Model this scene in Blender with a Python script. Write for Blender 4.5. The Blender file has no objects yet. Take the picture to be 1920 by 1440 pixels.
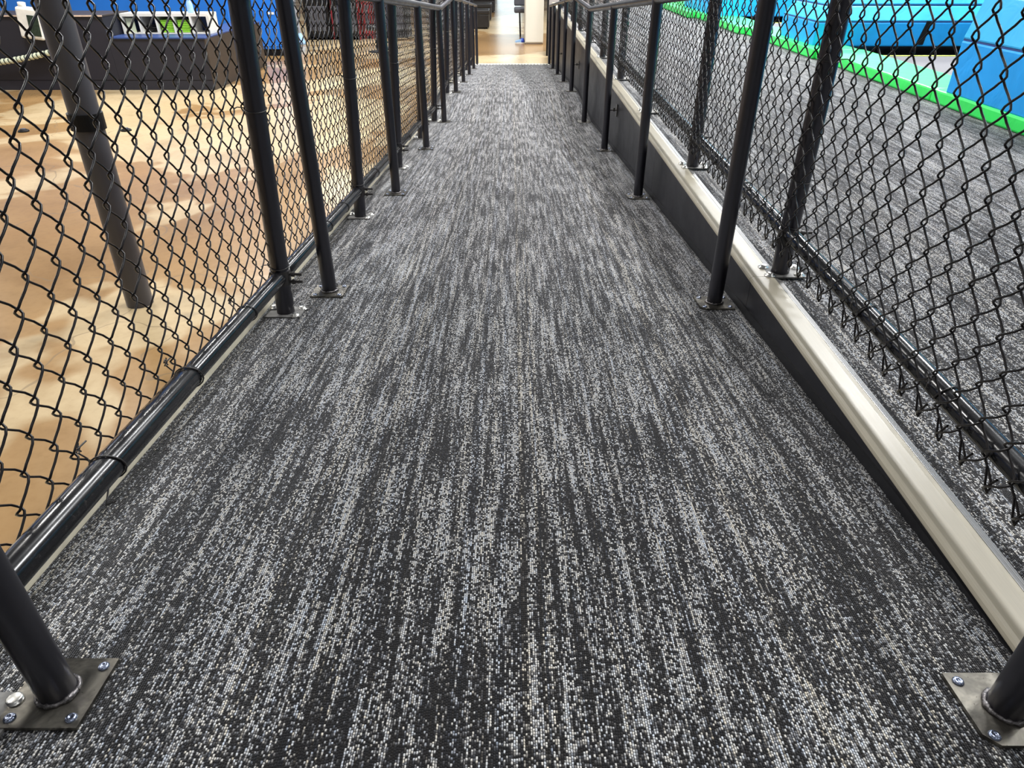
import bpy, bmesh, math, random
import numpy as np
from mathutils import Vector, Matrix
random.seed(7)
S = bpy.context.scene
COL = S.collection
PI = math.pi

# ------------------------------------------------------------------ camera, world, lights, exposure
CAM_Z = 1.80
PITCH = math.radians(32.7)
cam_d = bpy.data.cameras.new('camera')
cam = bpy.data.objects.new('camera', cam_d)
COL.objects.link(cam)
cam.location = (0, 0, CAM_Z)
cam.rotation_euler = (PI / 2 - PITCH, 0, 0)
cam_d.sensor_width = 36.0
cam_d.lens = 1276.0 / 1920.0 * 36.0
cam_d.clip_start = 0.02
S.camera = cam
S.view_settings.view_transform = 'Standard'
S.view_settings.look = 'None'
S.view_settings.gamma = 1.0
S.view_settings.use_curve_mapping = False
S.view_settings.exposure = 0.3

W = bpy.data.worlds.new('world')
S.world = W
W.use_nodes = True
bg = W.node_tree.nodes['Background']
bg.inputs[0].default_value = (0.92, 0.95, 1.0, 1)
bg.inputs[1].default_value = 0.16

def area(name, loc, size, power, color=(1, 1, 1), aim=None):
    l = bpy.data.lights.new(name, 'AREA')
    l.shape = 'RECTANGLE'
    l.size, l.size_y = size
    l.energy = power
    l.color = color
    o = bpy.data.objects.new(name, l)
    COL.objects.link(o)
    o.location = loc
    if aim is not None:
        d = Vector(aim) - Vector(loc)
        o.rotation_euler = d.to_track_quat('-Z', 'Y').to_euler()
    return o

# hall lamps hung from the ceiling in rows
WARM = (1.0, 0.975, 0.94)
COOL = (0.98, 0.99, 1.0)
for x, col, pw in ((-18.0, WARM, 330), (-5.0, WARM, 205), (1.15, COOL, 215), (5.2, COOL, 370)):
    for y, f in ((-2.5, 0.12), (3.2, 0.66), (8.4, 1.75), (13.6, 1.6), (19.5, 0.9)):
        area('ceiling_lamp_light', (x, y, 6.0), (0.5, 1.5), pw*f, col)
area('ceiling_lamp_light', (-18, 24.3, 6.0), (1.8, 1.8), 420, COOL)

# ------------------------------------------------------------------ mesh helpers
class MB:
    def __init__(self):
        self.v, self.f, self.sm, self.mi = [], [], [], []
    def add(self, vs, fs, smooth=False, mi=0):
        b = len(self.v)
        self.v += [tuple(map(float, p)) for p in vs]
        for q in fs:
            self.f.append([b + i for i in q]); self.sm.append(smooth); self.mi.append(mi)
        return self
    def box(self, lo, hi, bev=0.0, mi=0):
        x0, y0, z0 = lo; x1, y1, z1 = hi
        if bev <= 0:
            vs = [(x0,y0,z0),(x1,y0,z0),(x1,y1,z0),(x0,y1,z0),(x0,y0,z1),(x1,y0,z1),(x1,y1,z1),(x0,y1,z1)]
            return self.add(vs, [(0,3,2,1),(4,5,6,7),(0,1,5,4),(1,2,6,5),(2,3,7,6),(3,0,4,7)], mi=mi)
        bm = bmesh.new()
        bmesh.ops.create_cube(bm, size=1.0)
        for v in bm.verts:
            v.co = Vector(((x0+x1)/2 + v.co.x*(x1-x0), (y0+y1)/2 + v.co.y*(y1-y0), (z0+z1)/2 + v.co.z*(z1-z0)))
        bmesh.ops.bevel(bm, geom=bm.edges[:], offset=bev, segments=2, profile=0.5, affect='EDGES')
        bm.verts.index_update()
        self.add([v.co[:] for v in bm.verts], [[v.index for v in f.verts] for f in bm.faces], smooth=False, mi=mi)
        bm.free()
        return self
    def tube(self, pts, r, n=10, caps=True, smooth=True, mi=0):
        P = [Vector(p) for p in pts]
        rs = r if isinstance(r, (list, tuple)) else [r] * len(P)
        ref = None
        rings = []
        for i, p in enumerate(P):
            if i == 0: t = P[1] - P[0]
            elif i == len(P) - 1: t = P[-1] - P[-2]
            else: t = (P[i+1] - P[i]).normalized() + (P[i] - P[i-1]).normalized()
            t.normalize()
            if ref is None:
                ref = Vector((1, 0, 0)) if abs(t.x) < 0.8 else Vector((0, 0, 1))
            a = (ref - t * ref.dot(t)).normalized()
            ref = a
            b = t.cross(a)
            rings.append([p + (a*math.cos(2*PI*k/n) + b*math.sin(2*PI*k/n)) * rs[i] for k in range(n)])
        vs = [q for rg in rings for q in rg]
        fs = []
        for i in range(len(P) - 1):
            for k in range(n):
                fs.append((i*n+k, i*n+(k+1) % n, (i+1)*n+(k+1) % n, (i+1)*n+k))
        self.add(vs, fs, smooth, mi)
        if caps:
            m = len(P) - 1
            self.add(rings[0], [list(range(n))[::-1]], False, mi)
            self.add(rings[m], [list(range(n))], False, mi)
        return self
    def lathe(self, prof, c=(0, 0, 0), n=16, smooth=True, mi=0):
        vs, fs = [], []
        for r, z in prof:
            for k in range(n):
                vs.append((c[0]+r*math.cos(2*PI*k/n), c[1]+r*math.sin(2*PI*k/n), c[2]+z))
        for i in range(len(prof)-1):
            for k in range(n):
                fs.append((i*n+k, i*n+(k+1) % n, (i+1)*n+(k+1) % n, (i+1)*n+k))
        if prof[-1][0] > 1e-6: fs.append([(len(prof)-1)*n+k for k in range(n)])
        if prof[0][0] > 1e-6: fs.append([k for k in range(n)][::-1])
        return self.add(vs, fs, smooth, mi)
    def prism(self, poly, axis, a, b, mi=0):
        # poly: 2D points in the plane of the two other axes, extruded along axis from a to b
        n = len(poly)
        def P(q, t):
            if axis == 'x': return (t, q[0], q[1])
            if axis == 'y': return (q[0], t, q[1])
            return (q[0], q[1], t)
        vs = [P(q, a) for q in poly] + [P(q, b) for q in poly]
        fs = [list(range(n))[::-1], [n+i for i in range(n)]] + [(i, (i+1) % n, n+(i+1) % n, n+i) for i in range(n)]
        return self.add(vs, fs, False, mi)
    def mesh(self, name, mats):
        me = bpy.data.meshes.new(name)
        me.from_pydata(self.v, [], self.f)
        me.polygons.foreach_set('use_smooth', self.sm)
        me.polygons.foreach_set('material_index', self.mi)
        for m in (mats if isinstance(mats, (list, tuple)) else [mats]): me.materials.append(m)
        bm = bmesh.new(); bm.from_mesh(me)
        bmesh.ops.recalc_face_normals(bm, faces=bm.faces[:])
        bm.to_mesh(me); bm.free()
        me.update()
        return me
    def build(self, name, mats, parent=None, loc=None, rot=None, **props):
        return inst(name, self.mesh(name, mats), parent, loc, rot, **props)

def inst(name, me, parent=None, loc=None, rot=None, **props):
    o = bpy.data.objects.new(name, me)
    COL.objects.link(o)
    if parent is not None: o.parent = parent
    if loc is not None: o.location = loc
    if rot is not None: o.rotation_euler = rot
    for k, v in props.items(): o[k] = v
    return o

def thing(name, label, cat, loc=(0, 0, 0), rot=(0, 0, 0), group=None):
    o = inst(name, None, None, loc, rot, label=label, category=cat)
    if group: o['group'] = group
    return o

def tag(o, label, cat, group=None):
    o['label'] = label; o['category'] = cat
    if group: o['group'] = group
    return o

# ------------------------------------------------------------------ materials
class NT:
    def __init__(self, name):
        self.m = bpy.data.materials.new(name)
        self.m.use_nodes = True
        self.t = self.m.node_tree
        self.b = self.t.nodes['Principled BSDF']
    def n(self, typ, **kw):
        nd = self.t.nodes.new(typ)
        for k, v in kw.items(): setattr(nd, k, v)
        return nd
    def link(self, a, b): self.t.links.new(a, b)
    def val(self, sock, v):
        if hasattr(v, 'is_output'): self.link(v, sock)
        else: sock.default_value = v
    def math(self, op, a, b=None, c=None, clamp=False):
        nd = self.n('ShaderNodeMath', operation=op, use_clamp=clamp)
        self.val(nd.inputs[0], a)
        if b is not None: self.val(nd.inputs[1], b)
        if c is not None: self.val(nd.inputs[2], c)
        return nd.outputs[0]
    def comb(self, x, y, z=0.0):
        nd = self.n('ShaderNodeCombineXYZ')
        self.val(nd.inputs[0], x); self.val(nd.inputs[1], y); self.val(nd.inputs[2], z)
        return nd.outputs[0]
    def noise(self, vec, scale, detail=2.0, rough=0.5, dist=0.0):
        nd = self.n('ShaderNodeTexNoise')
        if vec is not None: self.link(vec, nd.inputs['Vector'])
        nd.inputs['Scale'].default_value = scale
        nd.inputs['Detail'].default_value = detail
        nd.inputs['Roughness'].default_value = rough
        nd.inputs['Distortion'].default_value = dist
        return nd.outputs['Fac']
    def ramp(self, fac, stops, interp='LINEAR'):
        nd = self.n('ShaderNodeValToRGB')
        nd.color_ramp.interpolation = interp
        el = nd.color_ramp.elements
        while len(el) > 1: el.remove(el[-1])
        el[0].position, el[0].color = stops[0][0], (*stops[0][1], 1)
        for p, c in stops[1:]:
            e = el.new(p); e.color = (*c, 1)
        self.link(fac, nd.inputs[0])
        return nd.outputs[0]
    def mix(self, fac, a, b, mode='MIX'):
        nd = self.n('ShaderNodeMix', data_type='RGBA', blend_type=mode)
        self.val(nd.inputs[0], fac)
        for s, v in ((nd.inputs[6], a), (nd.inputs[7], b)):
            if hasattr(v, 'is_output'): self.link(v, s)
            else: s.default_value = (*v, 1)
        return nd.outputs[2]
    def bump(self, h, strength, dist):
        nd = self.n('ShaderNodeBump')
        nd.inputs['Strength'].default_value = strength
        nd.inputs['Distance'].default_value = dist
        self.link(h, nd.inputs['Height'])
        self.link(nd.outputs[0], self.b.inputs['Normal'])
    def set(self, **kw):
        for k, v in kw.items():
            s = self.b.inputs[k.replace('_', ' ')]
            if hasattr(v, 'is_output'): self.link(v, s)
            elif isinstance(v, tuple) and len(v) == 3: s.default_value = (*v, 1)
            else: s.default_value = v
        return self

def simple(name, col, rough=0.5, metal=0.0, var=0.15, nscale=30.0, bump=0.0, **kw):
    t = NT(name)
    co = t.n('ShaderNodeTexCoord').outputs['Object']
    f = t.noise(co, nscale, 4.0, 0.6)
    lo = tuple(c*(1-var) for c in col); hi = tuple(min(1, c*(1+var)) for c in col)
    t.set(Base_Color=t.ramp(f, [(0.3, lo), (0.7, hi)]), Metallic=metal)
    t.set(Roughness=t.math('MULTIPLY_ADD', f, 0.2, rough-0.1))
    if bump: t.bump(f, bump, 0.002)
    t.set(**kw)
    return t.m

def carpet(name, dark=1.0):
    t = NT(name)
    uv = t.n('ShaderNodeUVMap').outputs[0]
    rnd = t.n('ShaderNodeObjectInfo').outputs['Random']
    sp = t.n('ShaderNodeSeparateXYZ'); t.link(uv, sp.inputs[0])
    GX, GY = 0.0032, 0.0042
    oi = t.n('ShaderNodeObjectInfo')
    sl = t.n('ShaderNodeSeparateXYZ'); t.link(oi.outputs['Location'], sl.inputs[0])
    U = t.math('ADD', sp.outputs[0], sl.outputs[0]); V = t.math('ADD', sp.outputs[1], sl.outputs[1])
    wob = t.math('MULTIPLY', t.math('SUBTRACT', t.noise(t.comb(U, V), 260.0, 1.0), 0.5), 0.0016)
    u = t.math('ADD', U, wob)
    cu = t.math('DIVIDE', u, GX)
    iu = t.math('FLOOR', cu)
    wn0 = t.n('ShaderNodeTexWhiteNoise', noise_dimensions='2D')
    t.link(t.comb(iu, 3.0), wn0.inputs['Vector'])
    yarn = wn0.outputs['Value']; yarnc = wn0.outputs['Color']
    cv = t.math('MULTIPLY_ADD', t.noise(t.comb(t.math('MULTIPLY', iu, 1.7), t.math('MULTIPLY', V, 120.0)), 1.0, 1.0), 1.1, t.math('ADD', t.math('DIVIDE', V, GY), yarn))
    iv = t.math('FLOOR', cv)
    wn1 = t.n('ShaderNodeTexWhiteNoise', noise_dimensions='3D')
    t.link(t.comb(iu, iv, 1.0), wn1.inputs['Vector'])
    loop = wn1.outputs['Value']; loopc = wn1.outputs['Color']
    off = t.math('MULTIPLY', rnd, 91.0)
    # long streaks along each yarn, wider bands, soft patches
    st = t.noise(t.comb(t.math('MULTIPLY', iu, 0.83), t.math('MULTIPLY', V, 6.0), 0.0), 1.0, 2.0, 0.65)
    bd = t.noise(t.comb(t.math('MULTIPLY', U, 75.0), t.math('MULTIPLY', V, 3.4), t.math('MULTIPLY', rnd, 0.3)), 1.0, 3.0, 0.6)
    pt = t.noise(t.comb(t.math('MULTIPLY', U, 10.0), t.math('MULTIPLY', V, 4.0), t.math('MULTIPLY', rnd, 0.7)), 1.0, 3.0, 0.6)
    p = t.math('MULTIPLY', t.math('SUBTRACT', st, 0.5), 1.1)
    p = t.math('MULTIPLY_ADD', t.math('SUBTRACT', bd, 0.5), 2.2, p)
    p = t.math('MULTIPLY_ADD', t.math('SUBTRACT', pt, 0.5), 0.75, p)
    p = t.math('ADD', p, 0.40)
    s = t.math('MULTIPLY_ADD', t.math('SUBTRACT', p, loop), 1.7, 0.5, clamp=True)
    base = t.ramp(s, [(0.0, (0.016, 0.0155, 0.016)), (0.3, (0.045, 0.044, 0.046)), (0.65, (0.24, 0.24, 0.245)), (1.0, (0.62, 0.615, 0.60))])
    wn2 = t.n('ShaderNodeTexWhiteNoise', noise_dimensions='3D')
    t.link(t.comb(iu, iv, 7.0), wn2.inputs['Vector'])
    tint = t.mix(0.5, t.ramp(yarn, [(0.0, (0.82, 0.94, 1.16)), (0.35, (1, 1, 1)), (0.8, (1, 1, 1)), (1.0, (1.16, 1.03, 0.78))]), t.ramp(wn2.outputs['Value'], [(0.0, (0.86, 0.96, 1.12)), (0.5, (1, 1, 1)), (1.0, (1.12, 1.02, 0.86))]))
    base = t.mix(1.0, base, tint, 'MULTIPLY')
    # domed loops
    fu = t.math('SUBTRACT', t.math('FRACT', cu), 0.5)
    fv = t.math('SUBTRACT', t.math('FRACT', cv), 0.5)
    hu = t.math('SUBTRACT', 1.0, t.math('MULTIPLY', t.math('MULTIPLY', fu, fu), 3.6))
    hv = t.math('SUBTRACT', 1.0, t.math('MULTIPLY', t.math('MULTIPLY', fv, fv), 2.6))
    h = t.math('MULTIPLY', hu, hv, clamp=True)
    backing_shade = t.math('MULTIPLY_ADD', h, 1.5, -0.22, clamp=True)  # shade between the loops put into the colour, along with the dark backing
    base = t.mix(backing_shade, (0.014, 0.0135, 0.014), base)
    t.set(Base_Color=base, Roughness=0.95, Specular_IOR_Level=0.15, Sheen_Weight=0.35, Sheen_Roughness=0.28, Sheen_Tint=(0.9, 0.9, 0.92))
    t.bump(t.math('MULTIPLY_ADD', loop, 0.25, h), 0.75, 0.0022)
    return t.m

def concrete(name):
    t = NT(name)
    co = t.n('ShaderNodeTexCoord').outputs['Object']
    big = t.noise(co, 0.33, 4.0, 0.6, 0.4)
    mid = t.noise(co, 1.3, 4.0, 0.6, 0.8)
    fine = t.noise(co, 22.0, 5.0, 0.65)
    c = t.ramp(big, [(0.36, (0.28, 0.165, 0.07)), (0.487, (0.35, 0.215, 0.098)), (0.505, (0.52, 0.40, 0.25)), (0.7, (0.60, 0.49, 0.33))])
    c2 = t.ramp(mid, [(0.3, (0.80, 0.76, 0.70)), (0.48, (1, 1, 1)), (0.75, (1.08, 1.05, 1.0))])
    c = t.mix(1.0, c, c2, 'MULTIPLY')
    c3 = t.ramp(fine, [(0.25, (0.9, 0.88, 0.86)), (0.5, (1, 1, 1)), (0.8, (1.04, 1.04, 1.03))])
    c = t.mix(1.0, c, c3, 'MULTIPLY')
    # grey worn patches and hairline cracks
    pn = t.noise(co, 2.4, 3.0, 0.6, 0.6)
    pf = t.math('SMOOTH_MIN', 1.0, t.math('MULTIPLY', t.math('SUBTRACT', pn, 0.66), 14.0, clamp=True), 0.0, clamp=True)
    c = t.mix(t.math('MULTIPLY', pf, 0.5), c, (0.26, 0.22, 0.165))
    vo = t.n('ShaderNodeTexVoronoi', feature='DISTANCE_TO_EDGE')
    wv = t.n('ShaderNodeVectorMath', operation='ADD')
    nv = t.n('ShaderNodeTexNoise'); nv.inputs['Scale'].default_value = 1.5; t.link(co, nv.inputs['Vector'])
    t.link(co, wv.inputs[0]); t.link(nv.outputs['Color'], wv.inputs[1])
    t.link(wv.outputs[0], vo.inputs['Vector']); vo.inputs['Scale'].default_value = 0.38
    cr = t.math('LESS_THAN', vo.outputs['Distance'], 0.0022)
    c = t.mix(t.math('MULTIPLY', cr, 0.5), c, (0.2, 0.15, 0.1))
    c = t.mix(1.0, c, (0.88, 0.87, 0.80), 'MULTIPLY')
    t.set(Base_Color=c, Roughness=t.math('MULTIPLY_ADD', fine, 0.1, 0.2), Specular_IOR_Level=0.4)
    t.bump(fine, 0.08, 0.002)
    return t.m

def brushed(name, col, rough, axis_scale=(4, 900, 900), var=0.06, **kw):
    t = NT(name)
    co = t.n('ShaderNodeTexCoord').outputs['Object']
    mp = t.n('ShaderNodeMapping'); t.link(co, mp.inputs[0]); mp.inputs['Scale'].default_value = axis_scale
    f = t.noise(mp.outputs[0], 1.0, 3.0, 0.6)
    g = t.noise(co, 6.0, 3.0, 0.6)
    c = t.ramp(f, [(0.3, tuple(x*(1-var) for x in col)), (0.7, tuple(min(1, x*(1+var)) for x in col))])
    c = t.mix(1.0, c, t.ramp(g, [(0.3, (0.93, 0.93, 0.92)), (0.6, (1, 1, 1))]), 'MULTIPLY')
    t.set(Base_Color=c, Roughness=t.math('MULTIPLY_ADD', f, 0.12, rough-0.06), **kw)
    t.bump(f, 0.05, 0.0006)
    return t.m

def plate_metal(name):
    t = NT(name)
    co = t.n('ShaderNodeTexCoord').outputs['Object']
    f = t.noise(co, 16.0, 4.0, 0.65, 0.6)
    g = t.noise(co, 160.0, 3.0, 0.7)
    c = t.ramp(f, [(0.3, (0.05, 0.048, 0.045)), (0.5, (0.15, 0.14, 0.12)), (0.7, (0.30, 0.28, 0.235))])
    t.set(Base_Color=c, Metallic=0.85, Roughness=t.math('MULTIPLY_ADD', g, 0.25, 0.2))
    t.bump(g, 0.12, 0.0008)
    return t.m

def black_paint(name, col=(0.010, 0.0098, 0.0115), rough=0.3, dust=0.25):
    t = NT(name)
    co = t.n('ShaderNodeTexCoord').outputs['Object']
    f = t.noise(co, 70.0, 5.0, 0.75)
    g = t.noise(co, 9.0, 3.0, 0.6)
    c = t.mix(t.math('MULTIPLY', t.math('MULTIPLY', t.math('SUBTRACT', f, 0.56), 6.0, clamp=True), dust), col, (0.10, 0.09, 0.08))
    t.set(Base_Color=c, Roughness=t.math('MULTIPLY_ADD', g, 0.22, rough-0.11), Specular_IOR_Level=0.42)
    t.bump(f, 0.04, 0.0006)
    return t.m

def vinyl(name, col, rough=0.42):
    t = NT(name)
    co = t.n('ShaderNodeTexCoord').outputs['Object']
    f = t.noise(co, 5.0, 3.0, 0.55, 0.8)
    g = t.noise(co, 260.0, 2.0, 0.5)
    c = t.ramp(f, [(0.3, tuple(x*0.93 for x in col)), (0.7, tuple(min(1, x*1.06) for x in col))])
    t.set(Base_Color=c, Roughness=rough, Specular_IOR_Level=0.32)
    t.bump(t.math('MULTIPLY_ADD', g, 0.03, f), 0.35, 0.02)
    return t.m

def emit(name, col, s):
    t = NT(name)
    t.set(Base_Color=(0, 0, 0), Emission_Color=col, Emission_Strength=s)
    return t.m

M = {}
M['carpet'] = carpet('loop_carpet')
M['concrete'] = concrete('stained_concrete')
M['post'] = black_paint('black_post_paint', (0.005, 0.0047, 0.007), 0.34, 0.05)
pb = M['post'].node_tree.nodes['Principled BSDF']
pb.inputs['IOR'].default_value = 1.8
pb.inputs['Specular Tint'].default_value = (0.93, 0.91, 1.0, 1)
M['pipe'] = black_paint('black_pipe_paint', (0.006, 0.006, 0.007), 0.2, 0.35)
M['wire'] = black_paint('black_vinyl_wire', (0.007, 0.0048, 0.0048), 0.3, 0.05)
M['tie'] = black_paint('dark_tie_wire', (0.03, 0.027, 0.026), 0.35, 0.2)
M['plate'] = plate_metal('gunmetal_plate')
M['galv'] = simple('galvanised_steel', (0.15, 0.147, 0.14), 0.65, 0.25, 0.5, 30.0)
M['screw'] = simple('zinc_screw', (0.30, 0.34, 0.45), 0.25, 0.95, 0.2, 60.0)
M['bolt'] = simple('bright_bolt', (0.62, 0.61, 0.57), 0.3, 0.9, 0.2, 60.0)
M['weld'] = simple('weld_bead', (0.16, 0.15, 0.15), 0.35, 0.9, 0.5, 220.0, 0.8)
M['beige'] = brushed('beige_strip', (0.62, 0.57, 0.44), 0.55, (300, 3, 300))
M['cap'] = brushed('beige_cap', (0.44, 0.40, 0.31), 0.40, (500, 8, 500), 0.05, Specular_IOR_Level=0.35)
M['ribbed'] = brushed('grey_ribbed_strip', (0.27, 0.26, 0.25), 0.35, (600, 3, 600), 0.3, Metallic=0.4)
M['blackwall'] = black_paint('black_wall_paint', (0.017, 0.0168, 0.021), 0.42, 0.10)
M['blackrubber'] = black_paint('black_cove_rubber', (0.013, 0.013, 0.015), 0.5, 0.08)
M['counter'] = black_paint('dark_counter_laminate', (0.015, 0.0155, 0.025), 0.5, 0.04)
M['counterside'] = simple('brown_black_laminate', (0.035, 0.026, 0.021), 0.5, 0, 0.15, 8)
M['edge'] = simple('pale_counter_edge', (0.55, 0.43, 0.35), 0.35, 0, 0.1, 20)
M['bluewall'] = simple('blue_wall_paint', (0.008, 0.155, 0.60), 0.55, 0, 0.10, 1.2)
M['bluetop'] = simple('blue_reflection_laminate', (0.018, 0.045, 0.16), 0.4, 0, 0.1, 6)  # reflected blue put into the low worktop colour; cubby back shares it
M['white'] = simple('white_laminate', (0.70, 0.69, 0.64), 0.4, 0, 0.05, 6)
M['cream'] = simple('cream_cabinet_paint', (0.60, 0.58, 0.50), 0.45, 0, 0.03, 3)
M['whiteplastic'] = simple('white_plastic', (0.72, 0.72, 0.68), 0.4, 0, 0.08, 12)
M['darkgreen'] = simple('dark_green_screen', (0.02, 0.035, 0.025), 0.25, 0, 0.4, 30)
M['socks'] = simple('lime_green_cotton', (0.22, 0.50, 0.03), 0.85, 0, 0.25, 60, 0.4)
M['palegreen'] = simple('pale_green_card', (0.50, 0.55, 0.40), 0.6, 0, 0.1, 10)
M['black'] = simple('matt_black', (0.004, 0.004, 0.0045), 0.55, 0, 0.2, 20, Specular_IOR_Level=0.2)
M['leather'] = simple('black_leather', (0.009, 0.0075, 0.007), 0.36, 0, 0.25, 14, 0.2)
M['darkred'] = simple('dark_red_panel', (0.16, 0.012, 0.016), 0.4, 0, 0.25, 4)
M['orange'] = simple('orange_red_panel', (0.55, 0.10, 0.03), 0.4, 0, 0.2, 8)
M['grey'] = simple('mid_grey_plastic', (0.20, 0.20, 0.21), 0.45, 0, 0.1, 10)
M['greydark'] = simple('dark_grey_fabric', (0.055, 0.055, 0.065), 0.7, 0, 0.15, 30)
M['lightblue'] = simple('pale_blue_plastic', (0.30, 0.50, 0.78), 0.4, 0, 0.1, 10)
M['cobalt'] = simple('cobalt_blue_nylon', (0.02, 0.06, 0.42), 0.5, 0, 0.2, 14)
M['pinkgrey'] = simple('warm_grey_wall_paint', (0.36, 0.31, 0.28), 0.6, 0, 0.05, 3)
M['green'] = vinyl('lime_green_vinyl', (0.045, 0.78, 0.13), 0.38)
M['blue'] = vinyl('azure_vinyl', (0.010, 0.31, 0.76), 0.5)
M['cyan'] = vinyl('sky_blue_vinyl', (0.03, 0.40, 0.76), 0.42)
M['seam'] = simple('dark_blue_seam', (0.01, 0.05, 0.20), 0.6, 0, 0.1, 20)
M['bed'] = simple('grey_trampoline_mat', (0.10, 0.095, 0.10), 0.75, 0, 0.12, 60, 0.3)
M['yellow'] = simple('yellow_webbing', (0.55, 0.60, 0.12), 0.6, 0, 0.1, 20)
M['pole'] = black_paint('charcoal_pole_paint', (0.055, 0.053, 0.06), 0.42, 0.08)
M['hallwall'] = simple('grey_hall_wall', (0.28, 0.28, 0.30), 0.7, 0, 0.05, 1)
M['day'] = emit('daylight_glass', (0.80, 0.95, 1.0), 2.2)
M['screen'] = emit('lit_game_screen', (0.35, 0.9, 1.0), 1.2)
M['ropewhite'] = simple('white_green_rope', (0.62, 0.66, 0.50), 0.5, 0, 0.1, 30)
M['ropedark'] = simple('dark_green_rope', (0.03, 0.05, 0.04), 0.5, 0, 0.1, 30)

# ------------------------------------------------------------------ ramp profile
TAN = math.tan(math.radians(4.65))
Y1, Y2, Y3 = 6.643, 8.23, 13.50
Z_LAND = 0.430
K2 = (Z_LAND - 0.012) / (Y3 - Y2)
def zs(y):
    if y < Y1: return Z_LAND + (Y1 - y) * TAN
    if y < Y2: return Z_LAND
    return max(0.0, Z_LAND - (y - Y2) * K2)
def slope(y):
    return math.atan(TAN) if y < Y1 else (0.0 if y < Y2 else math.atan(K2))
XL, XR = -0.797, 0.745
ZP = 0.93          # raised platform carpet level
YB = -1.2

# ------------------------------------------------------------------ floor and hall walls
MB().box((-24, -6, -0.2), (14, 36, 0.0)).build('floor', M['concrete'], kind='structure')
wb = MB().box((-24, 36, 0), (14, 36.2, 6.5)).build('wall_back', M['hallwall'], kind='structure')
def window(n, x0, x1, y, z0, z1):
    w = MB()
    for a, b in (((x0-.06, y-.06, z0-.06), (x0, y, z1+.06)), ((x1, y-.06, z0-.06), (x1+.06, y, z1+.06)),
                 ((x0, y-.06, z1), (x1, y, z1+.06)), ((x0, y-.06, z0-.06), (x1, y, z0)), ((x0, y-.05, (z0+z1)/2-.03), (x1, y, (z0+z1)/2+.03))):
        w.box(a, b)
    o = w.build(n, M['black'], kind='structure')
    MB().box((x0, y-.02, z0), (x1, y-.005, z1)).build('pane', M['day'], o)
window('window_1', -0.68, 0.42, 36, 0.15, 3.6)
window('window_2', -8.45, -7.85, 36, 0.3, 3.6)
MB().box((-24.2, -6, 0), (-24, 36, 6.5)).build('wall_left', M['hallwall'], kind='structure')
MB().box((-24, 13.6, 0), (-5.0, 13.75, 3.2)).build('wall_counter_back', M['bluewall'], kind='structure')

# ------------------------------------------------------------------ carpet tiles
def tile_mesh(w, d):
    g = 0.00015
    b = 0.0004
    me = MB()
    x, y = w/2-g, d/2-g
    vs = [(-x, -y, -0.006), (x, -y, -0.006), (x, y, -0.006), (-x, y, -0.006), (-x, -y, -b), (x, -y, -b), (x, y, -b), (-x, y, -b),
          (-x+b, -y+b, 0), (x-b, -y+b, 0), (x-b, y-b, 0), (-x+b, y-b, 0)]
    fs = [(8, 9, 10, 11)]
    for i in range(4):
        j = (i+1) % 4
        fs += [(i, j, 4+j, 4+i), (4+i, 4+j, 8+j, 8+i)]
    me.add(vs, fs)
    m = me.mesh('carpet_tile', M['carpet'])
    uvl = m.uv_layers.new(name='UVMap')
    for lp in m.loops:
        c = m.vertices[lp.vertex_index].co
        uvl.data[lp.index].uv = (c.x + 1.0, c.y + 1.0)
    return m
TM = {}
def tile(parent, x0, x1, ya, yb, zfun, rot):
    w, d = round(x1-x0, 4), round((yb-ya)/math.cos(rot), 4)
    if (w, d) not in TM: TM[(w, d)] = tile_mesh(w, d)
    ym = (ya+yb)/2
    return inst('carpet_tile', TM[(w, d)], parent, ((x0+x1)/2, ym, zfun(ym)), (-rot, 0, 0))

# ramp body (just under the tiles)
prof = [(YB, 0.0), (YB, zs(YB)-.006), (Y1, zs(Y1)-.006), (Y2, zs(Y2)-.006), (Y3, zs(Y3)-.006), (Y3, 0.0)]
ramp = MB().prism(prof, 'x', -0.86, XR).build('ramp_floor', M['blackrubber'], kind='structure')
cols = [XL, -0.45, 0.05, 0.55, XR]
def rows(a, b, first):
    r = [a]; y = first
    while y < b - 0.06:
        if y > a + 0.06: r.append(y)
        y += 0.4983
    return r + [b]
for a, b, f in ((YB, Y1, -0.82), (Y1, Y2, Y1+0.5), (Y2, Y3, Y2+0.5)):
    for j in range(4):
        rr = rows(a, b, f + (0.25 if j % 2 else 0.0))
        for i in range(len(rr)-1):
            tile(ramp, cols[j], cols[j+1], rr[i], rr[i+1], zs, slope((rr[i]+rr[i+1])/2))

# raised platform on the right with its own carpet tiles
plat = MB().box((XR+.012, YB, 0), (9.0, 14.4, ZP-.006)).build('platform_floor', M['blackrubber'], kind='structure')
px = [0.832, 1.332, 1.832, 2.332, 2.832]
pr = [YB + 0.5*i for i in range(32)]
for i in range(31):
    for j in range(4):
        tile(plat, px[j], px[j+1], pr[i], min(pr[i+1], 14.4), lambda y: ZP, 0.0)

# knee wall between ramp and platform: black panels
wr = MB().box((XR+.010, YB, 0.0), (XR+.016, 14.4, ZP)).build('wall_right', M['blackrubber'], kind='structure')
pj = [0.80, 1.955, 3.62, 5.86, 7.55, 9.3, 11.0, 12.7, 14.4]
for a, b in zip(pj[:-1], pj[1:]):
    ys = [a+.0012] + [y for y in (Y1, Y2, Y3) if a < y < b] + [b-.0012]
    poly = [(y, zs(y)-.005) for y in ys] + [(b-.0012, ZP-.004), (a+.0012, ZP-.004)]
    MB().prism(poly, 'x', XR-.001, XR+.010).build('panel', M['blackwall'], wr)
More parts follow.
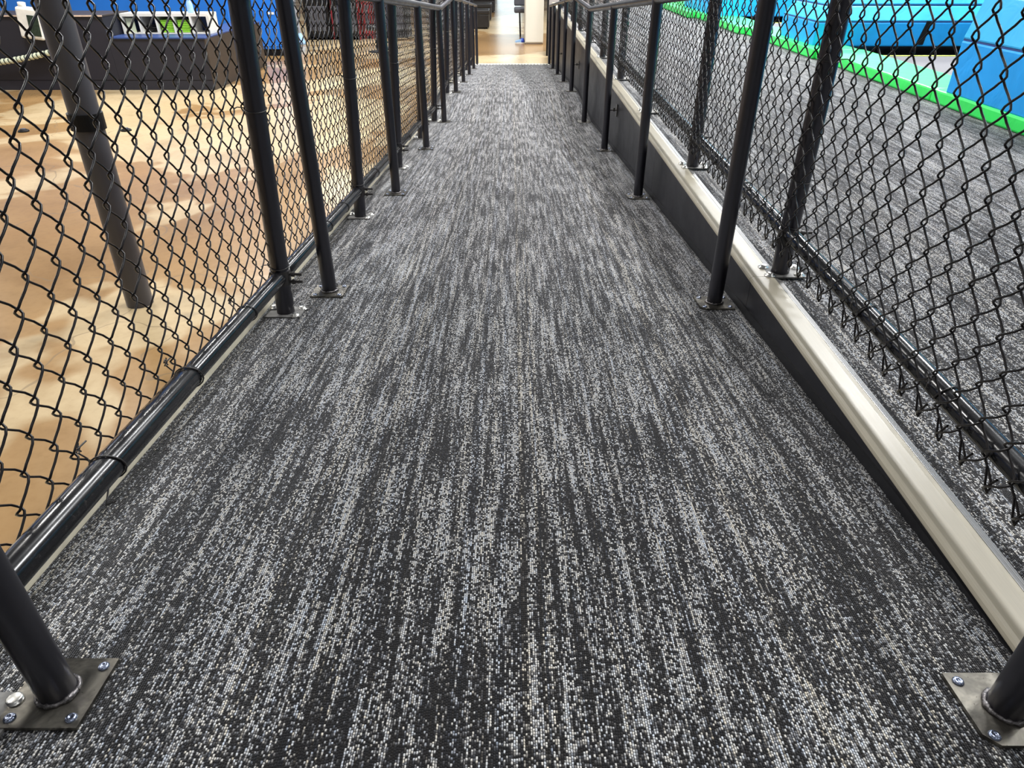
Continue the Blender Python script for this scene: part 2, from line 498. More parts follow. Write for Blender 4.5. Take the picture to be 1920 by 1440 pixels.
# rubber base strip along the wall foot
bb = MB()
bb.prism([(.62, zs(.62)-.002), (1.0, zs(1.0)-.002), (1.0, zs(1.0)+.026), (.62, zs(.62)+.001)], 'x', XR-.006, XR)
for a, b in ((1.0, Y1), (Y1, Y2), (Y2, Y3)):
    bb.prism([(a, zs(a)-.002), (b, zs(b)-.002), (b, zs(b)+.026), (a, zs(a)+.026)], 'x', XR-.006, XR)
bb.build('baseboard_right', M['blackrubber'], kind='structure')
# beige cap on the wall edge, in lengths, with rounded lip
tr = inst('trim_1', None, None, kind='structure')
cj = [YB, 1.955, 4.42, 6.9, 9.4, 11.9, 14.4]
capprof = [(.7385, ZP-.004), (.7385, ZP-.001), (.7395, ZP+.004), (.7425, ZP+.0085), (.748, ZP+.0105), (.80, ZP+.0105), (.812, ZP+.009), (.813, ZP-.004), (.7455, ZP-.0035)]
for a, b in zip(cj[:-1], cj[1:]):
    m = MB()
    m.prism(capprof, 'y', a+.0009, b-.0009)
    m.build('cap_length', M['cap'], tr)
rib = MB()
rp = [(.8135, ZP-.004), (.8135, ZP+.0085)]
for i in range(4):
    x = .8145 + i*.0052
    z = ZP+.0085 - i*.002
    rp += [(x, z), (x+.0034, z-.0006), (x+.0038, z-.0026), (x+.0048, z-.0026)]
rp += [(.8345, ZP+.0005), (.8345, ZP-.004)]
rib.prism(rp, 'y', YB, 14.4)
rib.build('trim_2', M['ribbed'], kind='structure')

# beige edge strip along the left side of the ramp
eb = MB()
for a, b in ((YB, Y1), (Y1, Y2), (Y2, Y3)):
    m = [(a, zs(a)-.006), (b, zs(b)-.006), (b, zs(b)+.033), (a, zs(a)+.033)]
    eb.prism(m, 'x', -0.842, XL-.0006)
eb.build('trim_3', M['beige'], kind='structure')
# toothed pale threshold strip at the foot of the ramp
th = MB()
nt = 27
w = (XR - XL - .004) / nt
th.box((XL+.002, Y3+.001, 0), (XR-.002, Y3+.09, .012))
for i in range(nt):
    x = XL + .002 + i*w
    th.prism([(x+.1*w, Y3+.004), (x+.9*w, Y3+.004), (x+.62*w, Y3-.16), (x+.38*w, Y3-.16)], 'z', zs(Y3-.08)+.001, zs(Y3-.08)+.010)
th.build('trim_4', M['cream'], kind='structure')

# ------------------------------------------------------------------ handrails
def screw_mesh(r, h, mat, n=12):
    return MB().lathe([(r, 0), (r*1.02, h*.3), (r*.8, h*.8), (r*.35, h), (r*.3, h*.7), (0.0, h*.7)], n=n).mesh('screw', mat)
SCREW = screw_mesh(.0078, .0045, M['screw'])
def plate_poly(a, ch=0.0):
    if ch == 0: return [(-a, -a), (a, -a), (a, a), (-a, a)]
    return [(-a+ch, -a), (a, -a), (a, a), (-a, a), (-a, -a+ch)]
PLATE = MB().prism(plate_poly(.0555), 'z', .0005, .0065).mesh('base_plate', M['plate'])
PLATE_C = MB().prism(plate_poly(.0555, .016), 'z', .0005, .0065).mesh('base_plate', M['plate'])
def weld_mesh(r):
    m = MB()
    n = 40
    pts = [(r*math.cos(2*PI*k/n)*(1+random.uniform(-.012, .02)), r*math.sin(2*PI*k/n)*(1+random.uniform(-.012, .02)), .0085+random.uniform(-.0012, .0014)) for k in range(n+1)]
    pts[-1] = pts[0]
    m.tube(pts, [.0042+random.uniform(-.0012, .0012) for _ in range(n)] + [.0042], 7, caps=False)
    return m.mesh('weld_bead', M['weld'])
WELD = weld_mesh(.0255)
R_POST, R_RAIL, H_RAIL = 0.0242, 0.0215, 0.921
POSTM = {}
def post_mesh(h):
    k = round(h, 3)
    if k not in POSTM:
        POSTM[k] = MB().tube([(0, 0, .004), (0, 0, h*.5), (0, 0, h)], R_POST, 20).mesh('post', M['post'])
    return POSTM[k]
def handrail(x, ys, label, right):
    t = thing('handrail', label, 'handrail', (x, ys[0], zs(ys[0])), group='black handrails of the ramp')
    B = Vector(t.location)
    k = -.08 if right else .15
    pts = [(YB, zs(YB)), (Y1+k-.02, zs(Y1+k-.02)), (Y1+k+.02, zs(Y1+k)), (Y2-.02, zs(Y2)), (Y2+.02, zs(Y2+.02)), (13.62, zs(13.5))]
    pts = [Vector((x, y, z + H_RAIL)) - B for y, z in pts]
    MB().tube(pts, R_RAIL, 18).build('rail', M['post'], t)
    for i, y in enumerate(ys):
        a = slope(y) if abs(y-Y1) > .05 else 0
        p = inst('post', post_mesh(H_RAIL), t, Vector((x, y, zs(y))) - B)
        inst('base_plate', PLATE_C if right else PLATE, p, (0, 0, 0), (-a, 0, 0))
        if y < 6:
            inst('weld_bead', WELD, p, (0, 0, 0), (-a, 0, 0))
            for sx in (-1, 1):
                for sy in (-1, 1):
                    dx, dy = sx*.041, sy*.041
                    inst('screw', SCREW, p, (dx, dy, .0062 - dy*math.tan(a)), (-a, 0, 0))
        if right and i in (3, 5, 7):
            br = MB()
            br.box((.0, -.012, .275), (.066, .012, .281)).box((.066, -.016, .235), (.0715, .016, .315))
            br.tube([(.05, 0, .268), (.05, 0, .292)], .007, 8)
            br.build('wall_bracket', M['plate'], p)
    return t
LY = [0.564, 2.153, 3.676, 5.147, 6.643, 8.207, 9.55, 10.90, 12.25, 13.45]
RY = [0.539, 2.042, 3.587, 5.076, 6.643, 8.258, 9.60, 10.95, 12.25, 13.45]
handrail(-0.629, LY, 'black tube handrail on posts along the open concrete floor side of the ramp', False)
handrail(0.669, RY, 'black tube handrail on posts beside the black knee wall of the ramp', True)

# ------------------------------------------------------------------ chain-link fences
PITCH_W, PER = 0.0375, 0.092
WR = 0.0021
def wire_pts(A, B, nper, phase, close):
    # flattened helix; u across, v up, w towards the viewer
    base = [(A, 0.0, 0.0), (A-.0022, .05, -.75), (A*.62, .135, -1.0), (0, .25, -1.12), (-A*.62, .365, -1.0), (-A+.0022, .45, -.75),
            (-A, .5, 0.0), (-A+.0022, .55, .75), (-A*.62, .635, 1.0), (0, .75, 1.12), (A*.62, .865, 1.0), (A-.0022, .95, .75)]
    pts = []
    for k in range(nper + 1):
        for j, (u, v, w) in enumerate(base):
            if k == nper and j > 0: break
            pts.append((u, (v + k) * PER, w * B))
    if phase:
        pts = [(u, v - PER/2, w) for u, v, w in pts[6:]]
    if close:
        u0, v0, w0 = pts[0]
        s = -1 if u0 > 0 else 1
        pts = [(u0 + s*.020, v0 + .036, w0 + .003), (u0 + s*.006, v0 + .008, w0 + .004), (u0 - s*.001, v0 - .004, w0)] + pts
    return np.array(pts)
def ring_mesh(P, r, n):
    # P: (k,3) polyline in (u,v,w); cheap tube with numpy
    k = len(P)
    T = np.zeros_like(P); T[1:-1] = P[2:] - P[:-2]; T[0] = P[1]-P[0]; T[-1] = P[-1]-P[-2]
    T /= np.linalg.norm(T, axis=1)[:, None]
    ref = np.array([0.02, 0.05, 1.0])
    N = np.zeros_like(P)
    r0 = ref
    for i in range(k):
        a = r0 - T[i]*np.dot(r0, T[i]); a /= np.linalg.norm(a); N[i] = a; r0 = a
    Bn = np.cross(T, N)
    ang = np.arange(n)*2*PI/n
    V = P[:, None, :] + r*(np.cos(ang)[None, :, None]*N[:, None, :] + np.sin(ang)[None, :, None]*Bn[:, None, :])
    V = V.reshape(-1, 3)
    i = np.arange(k-1)[:, None]*n; j = np.arange(n)[None, :]; jn = (j+1) % n
    F = np.stack([i+j, i+jn, i+n+jn, i+n+j], -1).reshape(-1, 4)
    return V, F
def mesh_panel(name, u0, u1, place, H, close, n, parent):
    # wires numbered from a fixed origin so neighbouring panels stay in step
    i0 = math.ceil(u0 / PITCH_W); i1 = math.ceil(u1 / PITCH_W)
    A = PITCH_W/2 + .0038
    B = .0060
    nper = int(H / PER)
    T0 = ring_mesh(wire_pts(A, B, nper, 0, close), WR, n)
    T1 = ring_mesh(wire_pts(A, B, nper, 1, close), WR, n)
    Vs, Fs, c = [], [], 0
    for i in range(i0, i1):
        V, F = (T0, T1)[i % 2]
        V = V.copy()
        V[:, 0] += i*PITCH_W + 0.0022*math.sin(i*1.7)
        V[:, 1] += 0.0015*math.sin(i*2.3)
        V[:, 2] += 0.0022*np.sin(V[:, 1]*9 + i*.37)
        Vs.append(place(V)); Fs.append(F + c); c += len(V)
    V = np.concatenate(Vs); F = np.concatenate(Fs)
    me = bpy.data.meshes.new(name)
    me.vertices.add(len(V)); me.vertices.foreach_set('co', V.astype(np.float32).ravel())
    me.loops.add(len(F)*4); me.loops.foreach_set('vertex_index', F.astype(np.int32).ravel())
    me.polygons.add(len(F)); me.polygons.foreach_set('loop_start', np.arange(len(F), dtype=np.int32)*4)
    me.polygons.foreach_set('use_smooth', np.ones(len(F), bool))
    me.materials.append(M['wire'])
    me.update(calc_edges=True)
    return inst(name, me, parent, kind='stuff')

R_FP, R_PIPE = 0.0275, 0.0225
BOLT = MB().lathe([(.0165, 0), (.0165, .0018), (.0105, .002), (.0105, .0085), (.008, .0095), (0, .0095)], n=14).mesh('bolt', M['bolt'])
FPLATE = MB().prism([(-.056, -.044), (.056, -.044), (.056, .044), (-.056, .044)], 'z', .0004, .005).mesh('base_plate', M['galv'])
H_F = 1.22
FPOST = MB().tube([(0, 0, .003), (0, 0, .6), (0, 0, H_F)], R_FP, 20).lathe([(R_FP+.003, H_F-.03), (R_FP+.003, H_F), (R_FP*.7, H_F+.022), (0, H_F+.03)], n=20).mesh('fence_post', M['post'])
def clamp_mesh(side):
    m = MB()
    m.tube([(0, 0, .105), (0, 0, .150)], R_FP+.0035, 18)
    for z in (.113, .138):
        m.tube([(side*.02, -.004, z), (side*.068, -.006, z+.002)], .0045, 8)
        m.tube([(side*.036, -.004, z), (side*.045, -.0045, z)], .0088, 6)
    return m.mesh('rail_clamp', M['tie'])
def tie_mesh(side, r=R_PIPE+.0022, droop=True):
    # wire wrapped round a pipe that runs along y; side = direction of the mesh
    m = MB()
    pts = []
    for k in range(15):
        a = math.radians(-100 + k*(300/14))
        pts.append((side*-math.cos(a)*r, .010*math.sin(k*.45), math.sin(a)*r))
    q = pts[-1]
    pts += [(side*(r+.012), .012, .010), (side*(r+.018), .004, .026)]
    m.tube(pts, .0016, 6)
    # knot on the mesh
    kn = [(side*(r+.018), .004+.007*math.cos(t*1.6), .026+.002*t+.006*math.sin(t*1.6)) for t in range(9)]
    m.tube(kn, .0016, 6)
    m.tube([(side*(r+.017), .004, .036), (side*(r+.012), .024, .040)], .0016, 6)
    if droop:
        p0 = pts[0]
        m.tube([p0, (p0[0]-side*.004, -.02, p0[2]-.014), (p0[0]-side*.012, -.045, p0[2]-.022), (p0[0]-side*.026, -.036, p0[2]-.020)], .0018, 6)
    return m.mesh('tie_wire', M['tie'])
def hoop_mesh(r, side):
    m = MB()
    pts = [(r*math.cos(2*PI*k/20)*1.03, r*math.sin(2*PI*k/20)*1.03, .006*math.sin(2*PI*k/20)) for k in range(21)]
    m.tube(pts, .0015, 6, caps=False)
    m.tube([(side*r, -.004, 0), (side*(r+.012), -.022, .004), (side*(r+.016), -.03, .002)], .0015, 6)
    return m.mesh('tie_wire', M['tie'])

LEAN = math.tan(math.radians(2.5))
def left_fence():
    x0 = -0.7255
    FY = [0.52, 1.963, 3.174, 4.406, 5.635, 6.681, 8.124, 9.40, 10.65, 11.90, 13.15]
    t = thing('chain_link_fence', 'black chain link fence along the edge above the tan concrete floor', 'fence', (x0, FY[0], zs(FY[0])), group='chain link fences beside the ramp')
    B = Vector(t.location)
    ry = math.atan(LEAN)
    cl, hoop = clamp_mesh(1), hoop_mesh(R_FP+.0012, -1)
    for y in FY:
        p = inst('fence_post', FPOST, t, Vector((x0, y, zs(y))) - B, (0, ry, 0))
        a = slope(y) if abs(y-Y1) > .06 else 0
        inst('base_plate', FPLATE, p, (0, 0, 0), (-a, -ry, 0))
        for dx, dy in ((.045, .03), (-.045, .03), (.04, -.03)):
            inst('bolt', BOLT, p, (dx, dy, .0045 - dy*math.tan(a)), (-a, -ry, 0))
        inst('rail_clamp', cl, p)
        for z in (.165, .62, 1.05): inst('tie_wire', hoop, p, (0, 0, z), (0, .06, 0))
    ends = [YB] + FY
    def pos(y, h, dx=0.0): return Vector((x0 + dx + LEAN*h, y, zs(y) + h)) - B
    HP = .127
    for a, b in zip(ends[:-1], ends[1:]):
        brk = [a] + [k for k in (Y1, Y2) if a < k < b] + [b]
        m = MB()
        for c, d in zip(brk[:-1], brk[1:]):
            m.tube([pos(c, HP), pos((c+d)/2, HP), pos(d, HP)], R_PIPE, 18)
        m.build('bottom_rail', M['pipe'], t)
        m = MB()
        for c, d in zip(brk[:-1], brk[1:]):
            m.tube([pos(c, 1.20, .0), pos(d, 1.20, .0)], .020, 14)
        m.build('top_rail', M['pipe'], t)
    # larger sleeve over the rail joint in the nearest bay
    MB().tube([pos(.60, HP), pos(1.292, HP), pos(1.298, HP)], [R_PIPE+.0035, R_PIPE+.0035, R_PIPE+.001], 20).build('rail_sleeve', M['pipe'], t)
    tm, tm2 = tie_mesh(-1, R_PIPE+.0055), tie_mesh(-1, droop=False)
    a0 = math.atan(TAN)
    inst('tie_wire', tm, t, pos(.94, HP), (-a0, 0, 0))
    inst('tie_wire', tie_mesh(-1, R_PIPE+.0055, False), t, pos(1.285, HP), (-a0, 0, 0))
    for y in (1.66, 2.55, 2.85, 3.6, 4.0, 4.85, 5.3, 6.2): inst('tie_wire', tm2, t, pos(y, HP), (-a0, 0, 0))
    def place(V):
        Y = V[:, 0]
        Z = np.array([zs(y) for y in Y]) + .078 + V[:, 1]
        X = x0 - R_FP - .0068 + LEAN*(.078+V[:, 1]) + V[:, 2]
        return np.stack([X - B.x, Y - B.y, Z - B.z], 1)
    for a, b in zip(ends[:-1], ends[1:]):
        mesh_panel('chain_link_mesh', max(a, -.3), b, place, 1.15, False, 7 if b < 4 else 5, t)
    return t
def right_fence():
    x0 = 0.8435
    FY = [0.45, 1.994, 3.226, 4.48, 5.733, 6.972, 8.21, 9.45, 10.69, 11.93, 13.17]
    t = thing('chain_link_fence', 'black chain link fence with loose knuckled lower edge on the raised carpet beside the trampolines', 'fence', (x0, FY[0], ZP), group='chain link fences beside the ramp')
    B = Vector(t.location)
    cl, hoop = clamp_mesh(1), hoop_mesh(R_FP+.0012, 1)
    for y in FY:
        p = inst('fence_post', FPOST, t, Vector((x0, y, ZP)) - B)
        inst('base_plate', FPLATE, p, (.012, 0, .006))
        for dx, dy in ((.055, .028), (-.042, .034), (.05, -.03), (-.042, -.03)):
            inst('bolt', BOLT, p, (dx, dy, .0105))
        inst('rail_clamp', cl, p)
        for z in (.165, .30, .62): inst('tie_wire', hoop, p, (0, 0, z), (0, .06, 0))
    ends = [YB] + FY
    HP = .137
    for a, b in zip(ends[:-1], ends[1:]):
        MB().tube([(0, a-B.y, HP), (0, (a+b)/2-B.y, HP), (0, b-B.y, HP)], R_PIPE, 18).build('bottom_rail', M['pipe'], t)
        MB().tube([(0, a-B.y, 1.20), (0, b-B.y, 1.20)], .020, 14).build('top_rail', M['pipe'], t)
    tm2 = tie_mesh(-1, droop=False)
    for y in (1.10, 1.45, 2.45, 2.8, 3.7, 4.1, 5.0, 5.4): inst('tie_wire', tm2, t, (0, y-B.y, HP))
    def place(V):
        Y = -V[:, 0]
        Z = ZP + .088 + V[:, 1]
        X = x0 - R_FP - .0068 - V[:, 2]
        return np.stack([X - B.x, Y - B.y, Z - B.z], 1)
    for a, b in zip(ends[:-1], ends[1:]):
        mesh_panel('chain_link_mesh', -b, -max(a, -.3), place, 1.10, True, 7 if b < 4 else 5, t)
    return t
left_fence()
right_fence()

# ------------------------------------------------------------------ trampoline pads on the platform
def gx(y): return 2.79 - max(0, y-8.0)*.055
pads = [(2.9, 4.86), (4.86, 6.9), (6.9, 9.0), (9.0, 11.2), (11.2, 13.6)]
GL = ['lime green foam edge pad nearest the camera, half under the nearest blue block',
      'lime green foam edge pad lying in front of the open grey trampoline mat',
      'lime green foam edge pad under the middle blue block',
      'lime green foam edge pad between the middle and farthest blue blocks',
      'lime green foam edge pad at the far end beyond the farthest blue block']
for (a, b), lb in zip(pads, GL):
    xa = (gx(a)+gx(b))/2
    m = MB()
    m.box((xa, a+.003, ZP+.001), (xa+.43, b-.003, ZP+.082), .012)
    o = m.build('foam_pad', M['green'])
    tag(o, lb, 'foam pad', 'green edge pads along the trampolines')
def block(x0, x1, ya, yb, zb, prof_side, label, fy=1.0):
    # padded block whose walls rise from zb, then slope inwards in bands split by seams
    t = thing('padded_block', label, 'padded block', (x0, ya, zb), group='blue padded blocks between the trampolines')
    lv = [(0.0, 0.0)] + prof_side
    for k in range(len(lv)-1):
        (i0, h0), (i1, h1) = lv[k], lv[k+1]
        g = .004
        m = MB()
        L = x1 - x0; D = yb - ya
        j0, j1 = i0*fy, i1*fy
        bot = [(i0, j0), (L, j0), (L, D-j0), (i0, D-j0)]
        top = [(i1, j1), (L, j1), (L, D-j1), (i1, D-j1)]
        vs = [(p[0], p[1], h0+g) for p in bot] + [(p[0], p[1], h1-g) for p in top]
        bm = bmesh.new()
        V = [bm.verts.new(v) for v in vs]
        for q in ((3, 2, 1, 0), (4, 5, 6, 7), (0, 1, 5, 4), (1, 2, 6, 5), (2, 3, 7, 6), (3, 0, 4, 7)): bm.faces.new([V[i] for i in q])
        bmesh.ops.bevel(bm, geom=bm.edges[:], offset=.012, segments=2, profile=.5, affect='EDGES')
        bm.verts.index_update()
        m.add([v.co[:] for v in bm.verts], [[v.index for v in f.verts] for f in bm.faces])
        bm.free()
        m.build('vinyl_panel', M['blue'] if k == 0 else M['cyan'], t)
        if k:
            s = MB()
            s.box((i0+.006, j0+.006, h0-.006), (L-.006, D-j0-.006, h0+.006))
            s.build('seam', M['seam'], t)
    return t
block(2.80, 4.9, 2.2, 4.72, 1.002, [(0.0, .315), (.06, .56), (.5, .9)], 'blue padded block nearest the camera, overhanging the lime green edge pad', 0.0)
b2 = block(2.86, 4.95, 7.2, 8.15, .998, [(0.0, .212), (.07, .345), (.22, .62)], 'blue padded block with stitched seams behind the open grey trampoline mat')
MB().prism([(-.02, .0), (.05, .0), (.07, .2), (.03, .2)], 'y', -.006, .004).build('strap', M['black'], b2, loc=(1.0, -.001, .02), label='black strap hanging down the block face')
block(2.74, 4.95, 10.5, 12.4, .998, [(0.0, .267), (.08, .45), (.25, .8)], 'blue padded block farthest from the camera, past the middle trampoline')
def bed(x0, x1, a, b, label):
    t = thing('trampoline', label, 'trampoline', (x0, a, ZP), group='grey trampoline mats')
    MB().box((0, 0, .002), (x1-x0, b-a, .02)).build('mat', M['bed'], t)
    MB().box((0, b-a+.0, .002), (x1-x0, b-a+.025, .026)).build('webbing', M['yellow'], t, label='yellow webbing strip along the mat edge')
bed(3.24, 5.0, 4.8, 6.93, 'grey trampoline mat with yellow edge between the nearest and middle blue blocks')
bed(3.20, 5.0, 8.4, 10.2, 'grey trampoline mat between the middle and farthest blue blocks')
MB().box((3.2, 6.97, ZP-.004), (4.95, 13.5, ZP+.001)).build('trampoline_pit_floor', M['black'], kind='structure')

# ------------------------------------------------------------------ left hall: pole, counter, shelf, cabinets
t = thing('steel_pole', 'thick charcoal round pole on the concrete floor just outside the fence', 'pole', (-2.232, 3.70, 0), (0, math.radians(1.7), 0))
MB().tube([(0, 0, 0), (0, 0, 1.6), (0, 0, 6.0)], .074, 28).build('shaft', M['pole'], t)
MB().lathe([(.075, 1.005), (.084, 1.005), (.084, 1.085), (.075, 1.085)], n=28, smooth=False).build('collar', M['black'], t)

t = thing('service_counter', 'long dark counter with a lower stepped end in front of the blue wall', 'counter', (-5.83, 10.95, 0))
MB().box((-4.2, 0, .14), (0, .75, .965)).box((-4.2, .0, .0), (0, .75, .125)).box((-4.2, .008, .12), (0, .75, .145)).build('tall_section', M['counter'], t)
MB().box((-4.23, -.02, .967), (.02, .78, .992), .006).build('tall_worktop', M['counterside'], t)
MB().box((-4.23, -.024, .970), (.02, -.0195, .990)).build('worktop_edging', M['edge'], t)
MB().box((.002, 0, .14), (1.38, .9, .682)).box((.002, 0, .0), (1.38, .9, .125)).box((.002, .008, .12), (1.38, .9, .145)).build('low_section', M['counter'], t)
MB().box((.93, .9, 0), (1.40, 2.5, .682)).box((1.381, .0, .0), (1.40, .9, .682)).build('side_wing', M['counterside'], t)
MB().box((.004, -.02, .684), (1.41, .86, .706), .005).box((.93, .86, .684), (1.41, 2.5, .706), .005).build('low_worktop', M['bluetop'], t)
# cubby shelf on the low worktop
sx, sy, sz = -6.24, 11.62, .707
t = thing('cubby_shelf', 'white open cubby shelf standing on the low end of the dark counter', 'shelf', (-5.80, 11.40, sz))
Wd, Hh, Dp = 1.30, .27, .36
MB().box((0, 0, Hh-.04), (Wd, Dp, Hh)).build('top_board', M['white'], t)
MB().box((0, 0, 0), (Wd, Dp, .014)).build('bottom_board', M['white'], t)
MB().box((0, Dp-.012, .014), (Wd, Dp, Hh-.04)).build('back_board', M['bluetop'], t)
for k in range(6):
    x = k*(Wd-.03)/5
    MB().box((x, .0, .0145), (x+.03, Dp-.0125, Hh-.0405)).build('divider', M['white'], t)
cub = Vector(t.location)
MB().box((-.02, -.03, Hh-.13), (.0, .0, Hh)).build('end_board', M['white'], t, loc=(Wd+.06, 0, 0))
bay = (Wd-.03)/5
for b, nm in ((2, 'third'), (3, 'fourth')):
    for k in range(6):
        m = MB().box((0, 0, 0), (bay-.07, .22, .027), .008)
        o = m.build('folded_socks', M['socks'], None, cub + Vector((b*bay+.05+random.uniform(-.006, .006), .03+random.uniform(0, .01), .0155+k*.0278)))
        tag(o, 'flat lime green sock pair, %s of the stack in the cubby\'s %s bay' % (('lowest', 'second from bottom', 'third from bottom', 'third from top', 'second from top', 'topmost')[k], nm), 'socks', 'lime green socks in the %s cubby bay' % nm)
o = MB().box((0, 0, 0), (.12, .012, .19)).build('card_sheet', M['palegreen'], None, cub + Vector((.05, .05, .0155)))
tag(o, 'pale green card standing in the first bay of the white cubby', 'card')
m = MB()
for k in range(5):
    pts = [(.09*math.cos(a*.45+k)+.09, .05+.05*math.sin(a*.45+k)+.01*k, .012+.018*k+.006*math.sin(a)) for a in range(16)]
    m.tube(pts, .007, 6)
o = m.build('cable_coil', M['black'], None, cub + Vector((bay+.05, .04, .0175)))
tag(o, 'tangled black cable coil in the second bay of the white cubby', 'cable')
# spray bottle on the cubby
t = thing('spray_bottle', 'pale blue white spray bottle standing on top of the white cubby', 'bottle', cub + Vector((1.02, .12, Hh)))
MB().lathe([(.042, 0), (.045, .01), (.045, .11), (.03, .15), (.016, .17)], n=16).build('body', M['lightblue'], t)
MB().lathe([(.018, .17), (.018, .2)], n=12).build('collar', M['cobalt'], t)
MB().box((-.016, -.05, .2), (.016, .03, .235), .006).tube([(0, -.028, .2), (0, -.034, .165)], .005, 6).build('trigger_head', M['whiteplastic'], t)
# white machine on the counter front
t = thing('card_machine', 'white plastic box with dark green front hung over the tall counter edge', 'machine', (-6.83, 10.925, .70), (0, .12, 0))
MB().box((-.13, -.16, .0), (.19, .0, .40), .03).build('housing', M['whiteplastic'], t)
MB().box((.02, -.168, .05), (.17, -.158, .31), .004).build('screen', M['darkgreen'], t)
MB().lathe([(.05, 0), (.05, .05), (.03, .055), (0, .055)], n=16).build('knob', M['whiteplastic'], t, loc=(-.06, -.08, .40))
MB().box((-.12, -.005, .33), (.15, .12, .345)).build('hook_plate', M['whiteplastic'], t, loc=(0, 0, -.03))
# twisted rope hanging in front of the counter
t = thing('barrier_rope', 'white and green twisted rope sagging across the dark counter front', 'rope', (-7.9, 10.85, .3))
n = 26
for k in range(n):
    s0 = k/n; s1 = (k+1)/n
    def rp(s): return Vector((s*1.62, 0, .06 + .20*s*s + .06*s))
    p0, p1 = rp(s0), rp(s0 + (s1-s0)*.55); p2 = rp(s1)
    d = Vector((.012, 0, .01))
    MB().tube([p0-d*.3, (p0+p1)/2, p1+d*.3], [.036, .044, .036], 12).build('rope_turn', M['ropewhite'], t)
m = MB()
m.tube([rp(k/40.0) for k in range(41)], .032, 12)
m.build('rope_core', M['ropedark'], t)
MB().tube([rp(1.0), rp(1.0)+Vector((.03, .085, .0))], .02, 10).build('end_hook', M['bolt'], t)
# blue cabinet behind the counter end
t = thing('drinks_cabinet', 'tall blue cabinet on a black plinth behind the counter end', 'cabinet', (-4.95, 14.72, 0))
MB().box((0, 0, .12), (.62, .7, 1.7), .01).build('body', M['bluewall'], t)
MB().box((.02, .03, 0), (.60, .68, .12)).build('plinth', M['black'], t)
MB().box((.03, -.012, .17), (.59, -.001, 1.66), .004).build('door', M['bluewall'], t)
MB().box((.30, -.017, .72), (.42, -.0125, .76)).build('label_plate', M['whiteplastic'], t, label='small white plate')
# things along the dark back of the hall
def game(x, y, w, d, h, bodym, sidem, label):
    t = thing('game_cabinet', label, 'game cabinet', (x, y, 0), group='arcade cabinets along the dark hall side')
    MB().prism([(0, 0), (d, 0), (d, h), (.25*d, h), (.3*d, h*.8), (.42*d, h*.55), (0, h*.47)], 'x', .03, w-.03).build('body', bodym, t)
    for xx in (0, w-.028): MB().prism([(-.02, 0), (d+.01, 0), (d+.01, h+.02), (.2*d, h+.02), (.26*d, h*.82), (.38*d, h*.56), (-.02, h*.5)], 'x', xx, xx+.028).build('side_panel', sidem, t)
    MB().box((.08, -.008, .18), (w-.08, -.001, h*.38)).build('coin_door', M['greydark'], t)
    MB().box((.06, .0, 0), (w-.06, .02, .06)).build('kick_board', M['black'], t)
    MB().prism([(.305*d-.004, h*.79), (.415*d-.004, h*.56), (.415*d-.010, h*.56), (.305*d-.010, h*.79)], 'x', .08, w-.08).build('screen', M['screen'], t)
    MB().box((.06, .02, h*.47), (w-.06, .30*d, h*.49)).build('control_panel', M['grey'], t)
game(-4.70, 17.5, .55, .75, 1.8, M['black'], M['black'], 'black arcade cabinet with orange marquee side, left of the red ones')
game(-4.10, 17.5, .62, .75, 1.8, M['black'], M['darkred'], 'arcade cabinet with dark red sides, left of the bright floor gap')
game(-3.44, 17.7, .22, .75, 1.8, M['darkred'], M['darkred'], 'narrow dark red arcade cabinet right before the bright floor gap')
game(-3.05, 17.9, .60, .75, 1.8, M['black'], M['black'], 'black arcade cabinet right of the bright floor gap')
t = thing('floor_mop', 'grey handled mop with a pale blue head leaning by the black arcade cabinet', 'mop', (-4.62, 16.6, 0))
MB().tube([(0, 0, .16), (-.16, .35, 1.35)], .032, 10).build('handle', M['grey'], t)
MB().lathe([(.09, 0), (.10, .05), (.06, .15), (.035, .22)], n=12).build('mop_head', M['lightblue'], t)
t = thing('stool', 'short dark stool standing on the tan floor behind the left fence', 'stool', (-2.72, 15.35, 0))
MB().lathe([(.2, .40), (.21, .42), (.21, .47), (.19, .49), (0, .49)], n=20).build('seat', M['leather'], t)
MB().tube([(0, 0, .02), (0, 0, .41)], .035, 12).build('column', M['black'], t)
MB().lathe([(.19, 0), (.19, .015), (.04, .035)], n=20).build('foot', M['black'], t)
# black padded benches at the end of the ramp
def bench(x0, x1, y, label):
    t = thing('bench', label, 'bench', (x0, y, 0), group='black leather benches past the ramp end')
    L = x1-x0
    MB().box((0, 0, .335), (L, .62, .44), .025).build('cushion', M['leather'], t)
    MB().box((.012, .015, .04), (L-.012, .60, .333), .01).build('base', M['leather'], t)
    for dx in (.06, L-.10):
        for dy in (.05, .53): MB().box((dx, dy, 0), (dx+.04, dy+.04, .04)).build('foot', M['black'], t)
bench(-1.98, -0.585, 19.9, 'black leather bench nearest the ramp foot, behind the left handrail')
bench(-2.1, -0.59, 22.2, 'black leather bench in the middle of the three past the ramp foot')
bench(-2.1, -0.55, 25.2, 'black leather bench farthest from the ramp foot')
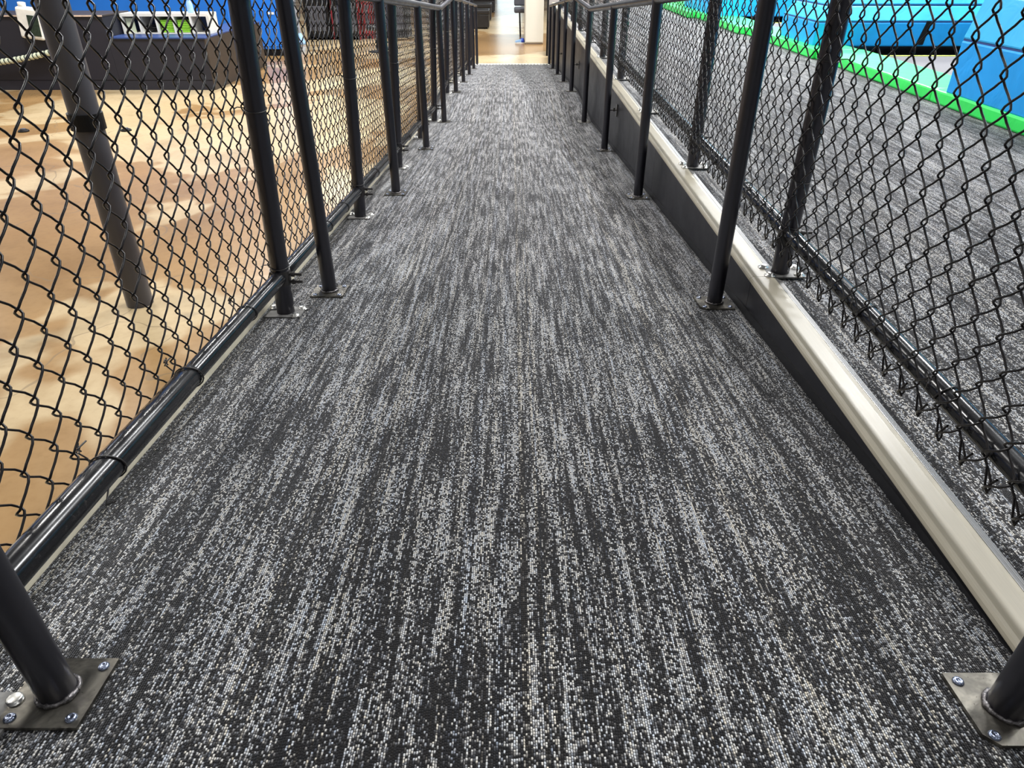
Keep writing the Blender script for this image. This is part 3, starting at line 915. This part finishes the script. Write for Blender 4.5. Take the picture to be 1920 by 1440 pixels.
# white cabinet, chair and blue shoe right of the ramp end
t = thing('storage_cabinet', 'cream white upright cabinet on the concrete beyond the ramp foot', 'cabinet', (.285, 16.65, 0))
MB().box((0, 0, .02), (.40, 1.3, 1.05), .006).build('body', M['cream'], t)
MB().box((.012, -.014, .04), (.388, -.001, 1.03), .004).build('door', M['cream'], t)
MB().box((.02, .02, 0), (.38, 1.28, .02)).build('plinth', M['pinkgrey'], t)
MB().box((-.012, -.02, 1.05), (.412, 1.31, 1.075), .005).build('top', M['white'], t)
t = thing('office_chair', 'dark grey chair seat showing at the left side of the cream cabinet', 'chair', (.20, 18.35, 0))
MB().box((-.15, -.25, .50), (.35, .25, .60), .03).build('seat', M['greydark'], t)
MB().box((-.15, .20, .62), (.35, .27, 1.15), .03).build('backrest', M['greydark'], t)
for dx, dy in ((-.02, -.2), (.3, -.2), (-.02, .2), (.3, .2)): MB().tube([(dx, dy, .51), (dx+.02, dy-.02, 0)], .017, 8).build('leg', M['black'], t)
t = thing('shoe', 'small blue and white trainer on the floor against the cream cabinet', 'shoe', (.20, 16.85, 0), (0, 0, .3))
MB().lathe([(.0, .018), (.05, .02), (.052, .05), (.038, .085), (.03, .10)], n=14).build('upper', M['cobalt'], t, loc=(.03, 0, 0))
MB().prism([(-.12, -.035), (.07, -.045), (.09, 0), (.07, .045), (-.12, .035), (-.14, 0)], 'z', 0, .022).build('sole', M['whiteplastic'], t)
MB().prism([(-.13, .024), (.02, .024), (.02, .085), (-.05, .065), (-.12, .05)], 'y', -.034, .034).build('toe_cap', M['lightblue'], t)
we = MB().box((.70, 14.75, 0), (2.2, 14.9, 2.2)).build('wall_ramp_end', M['pinkgrey'], kind='structure')
MB().box((.672, 14.72, 0), (.70, 14.9, 2.2)).build('corner_bead', M['black'], we)
for (x, y), lb in zip(((-5.66, 8.22), (-4.49, 8.26)), ('small black floor outlet cover at the far left on the concrete', 'small black floor outlet cover just behind the charcoal pole')):
    t = thing('floor_outlet', lb, 'floor outlet', (x, y, 0), group='black floor outlet covers')
    MB().lathe([(.06, 0), (.058, .012), (.045, .022), (0, .024)], n=18).build('cover', M['black'], t)
    MB().lathe([(.03, .022), (.028, .034), (0, .036)], n=12).build('plug', M['greydark'], t)
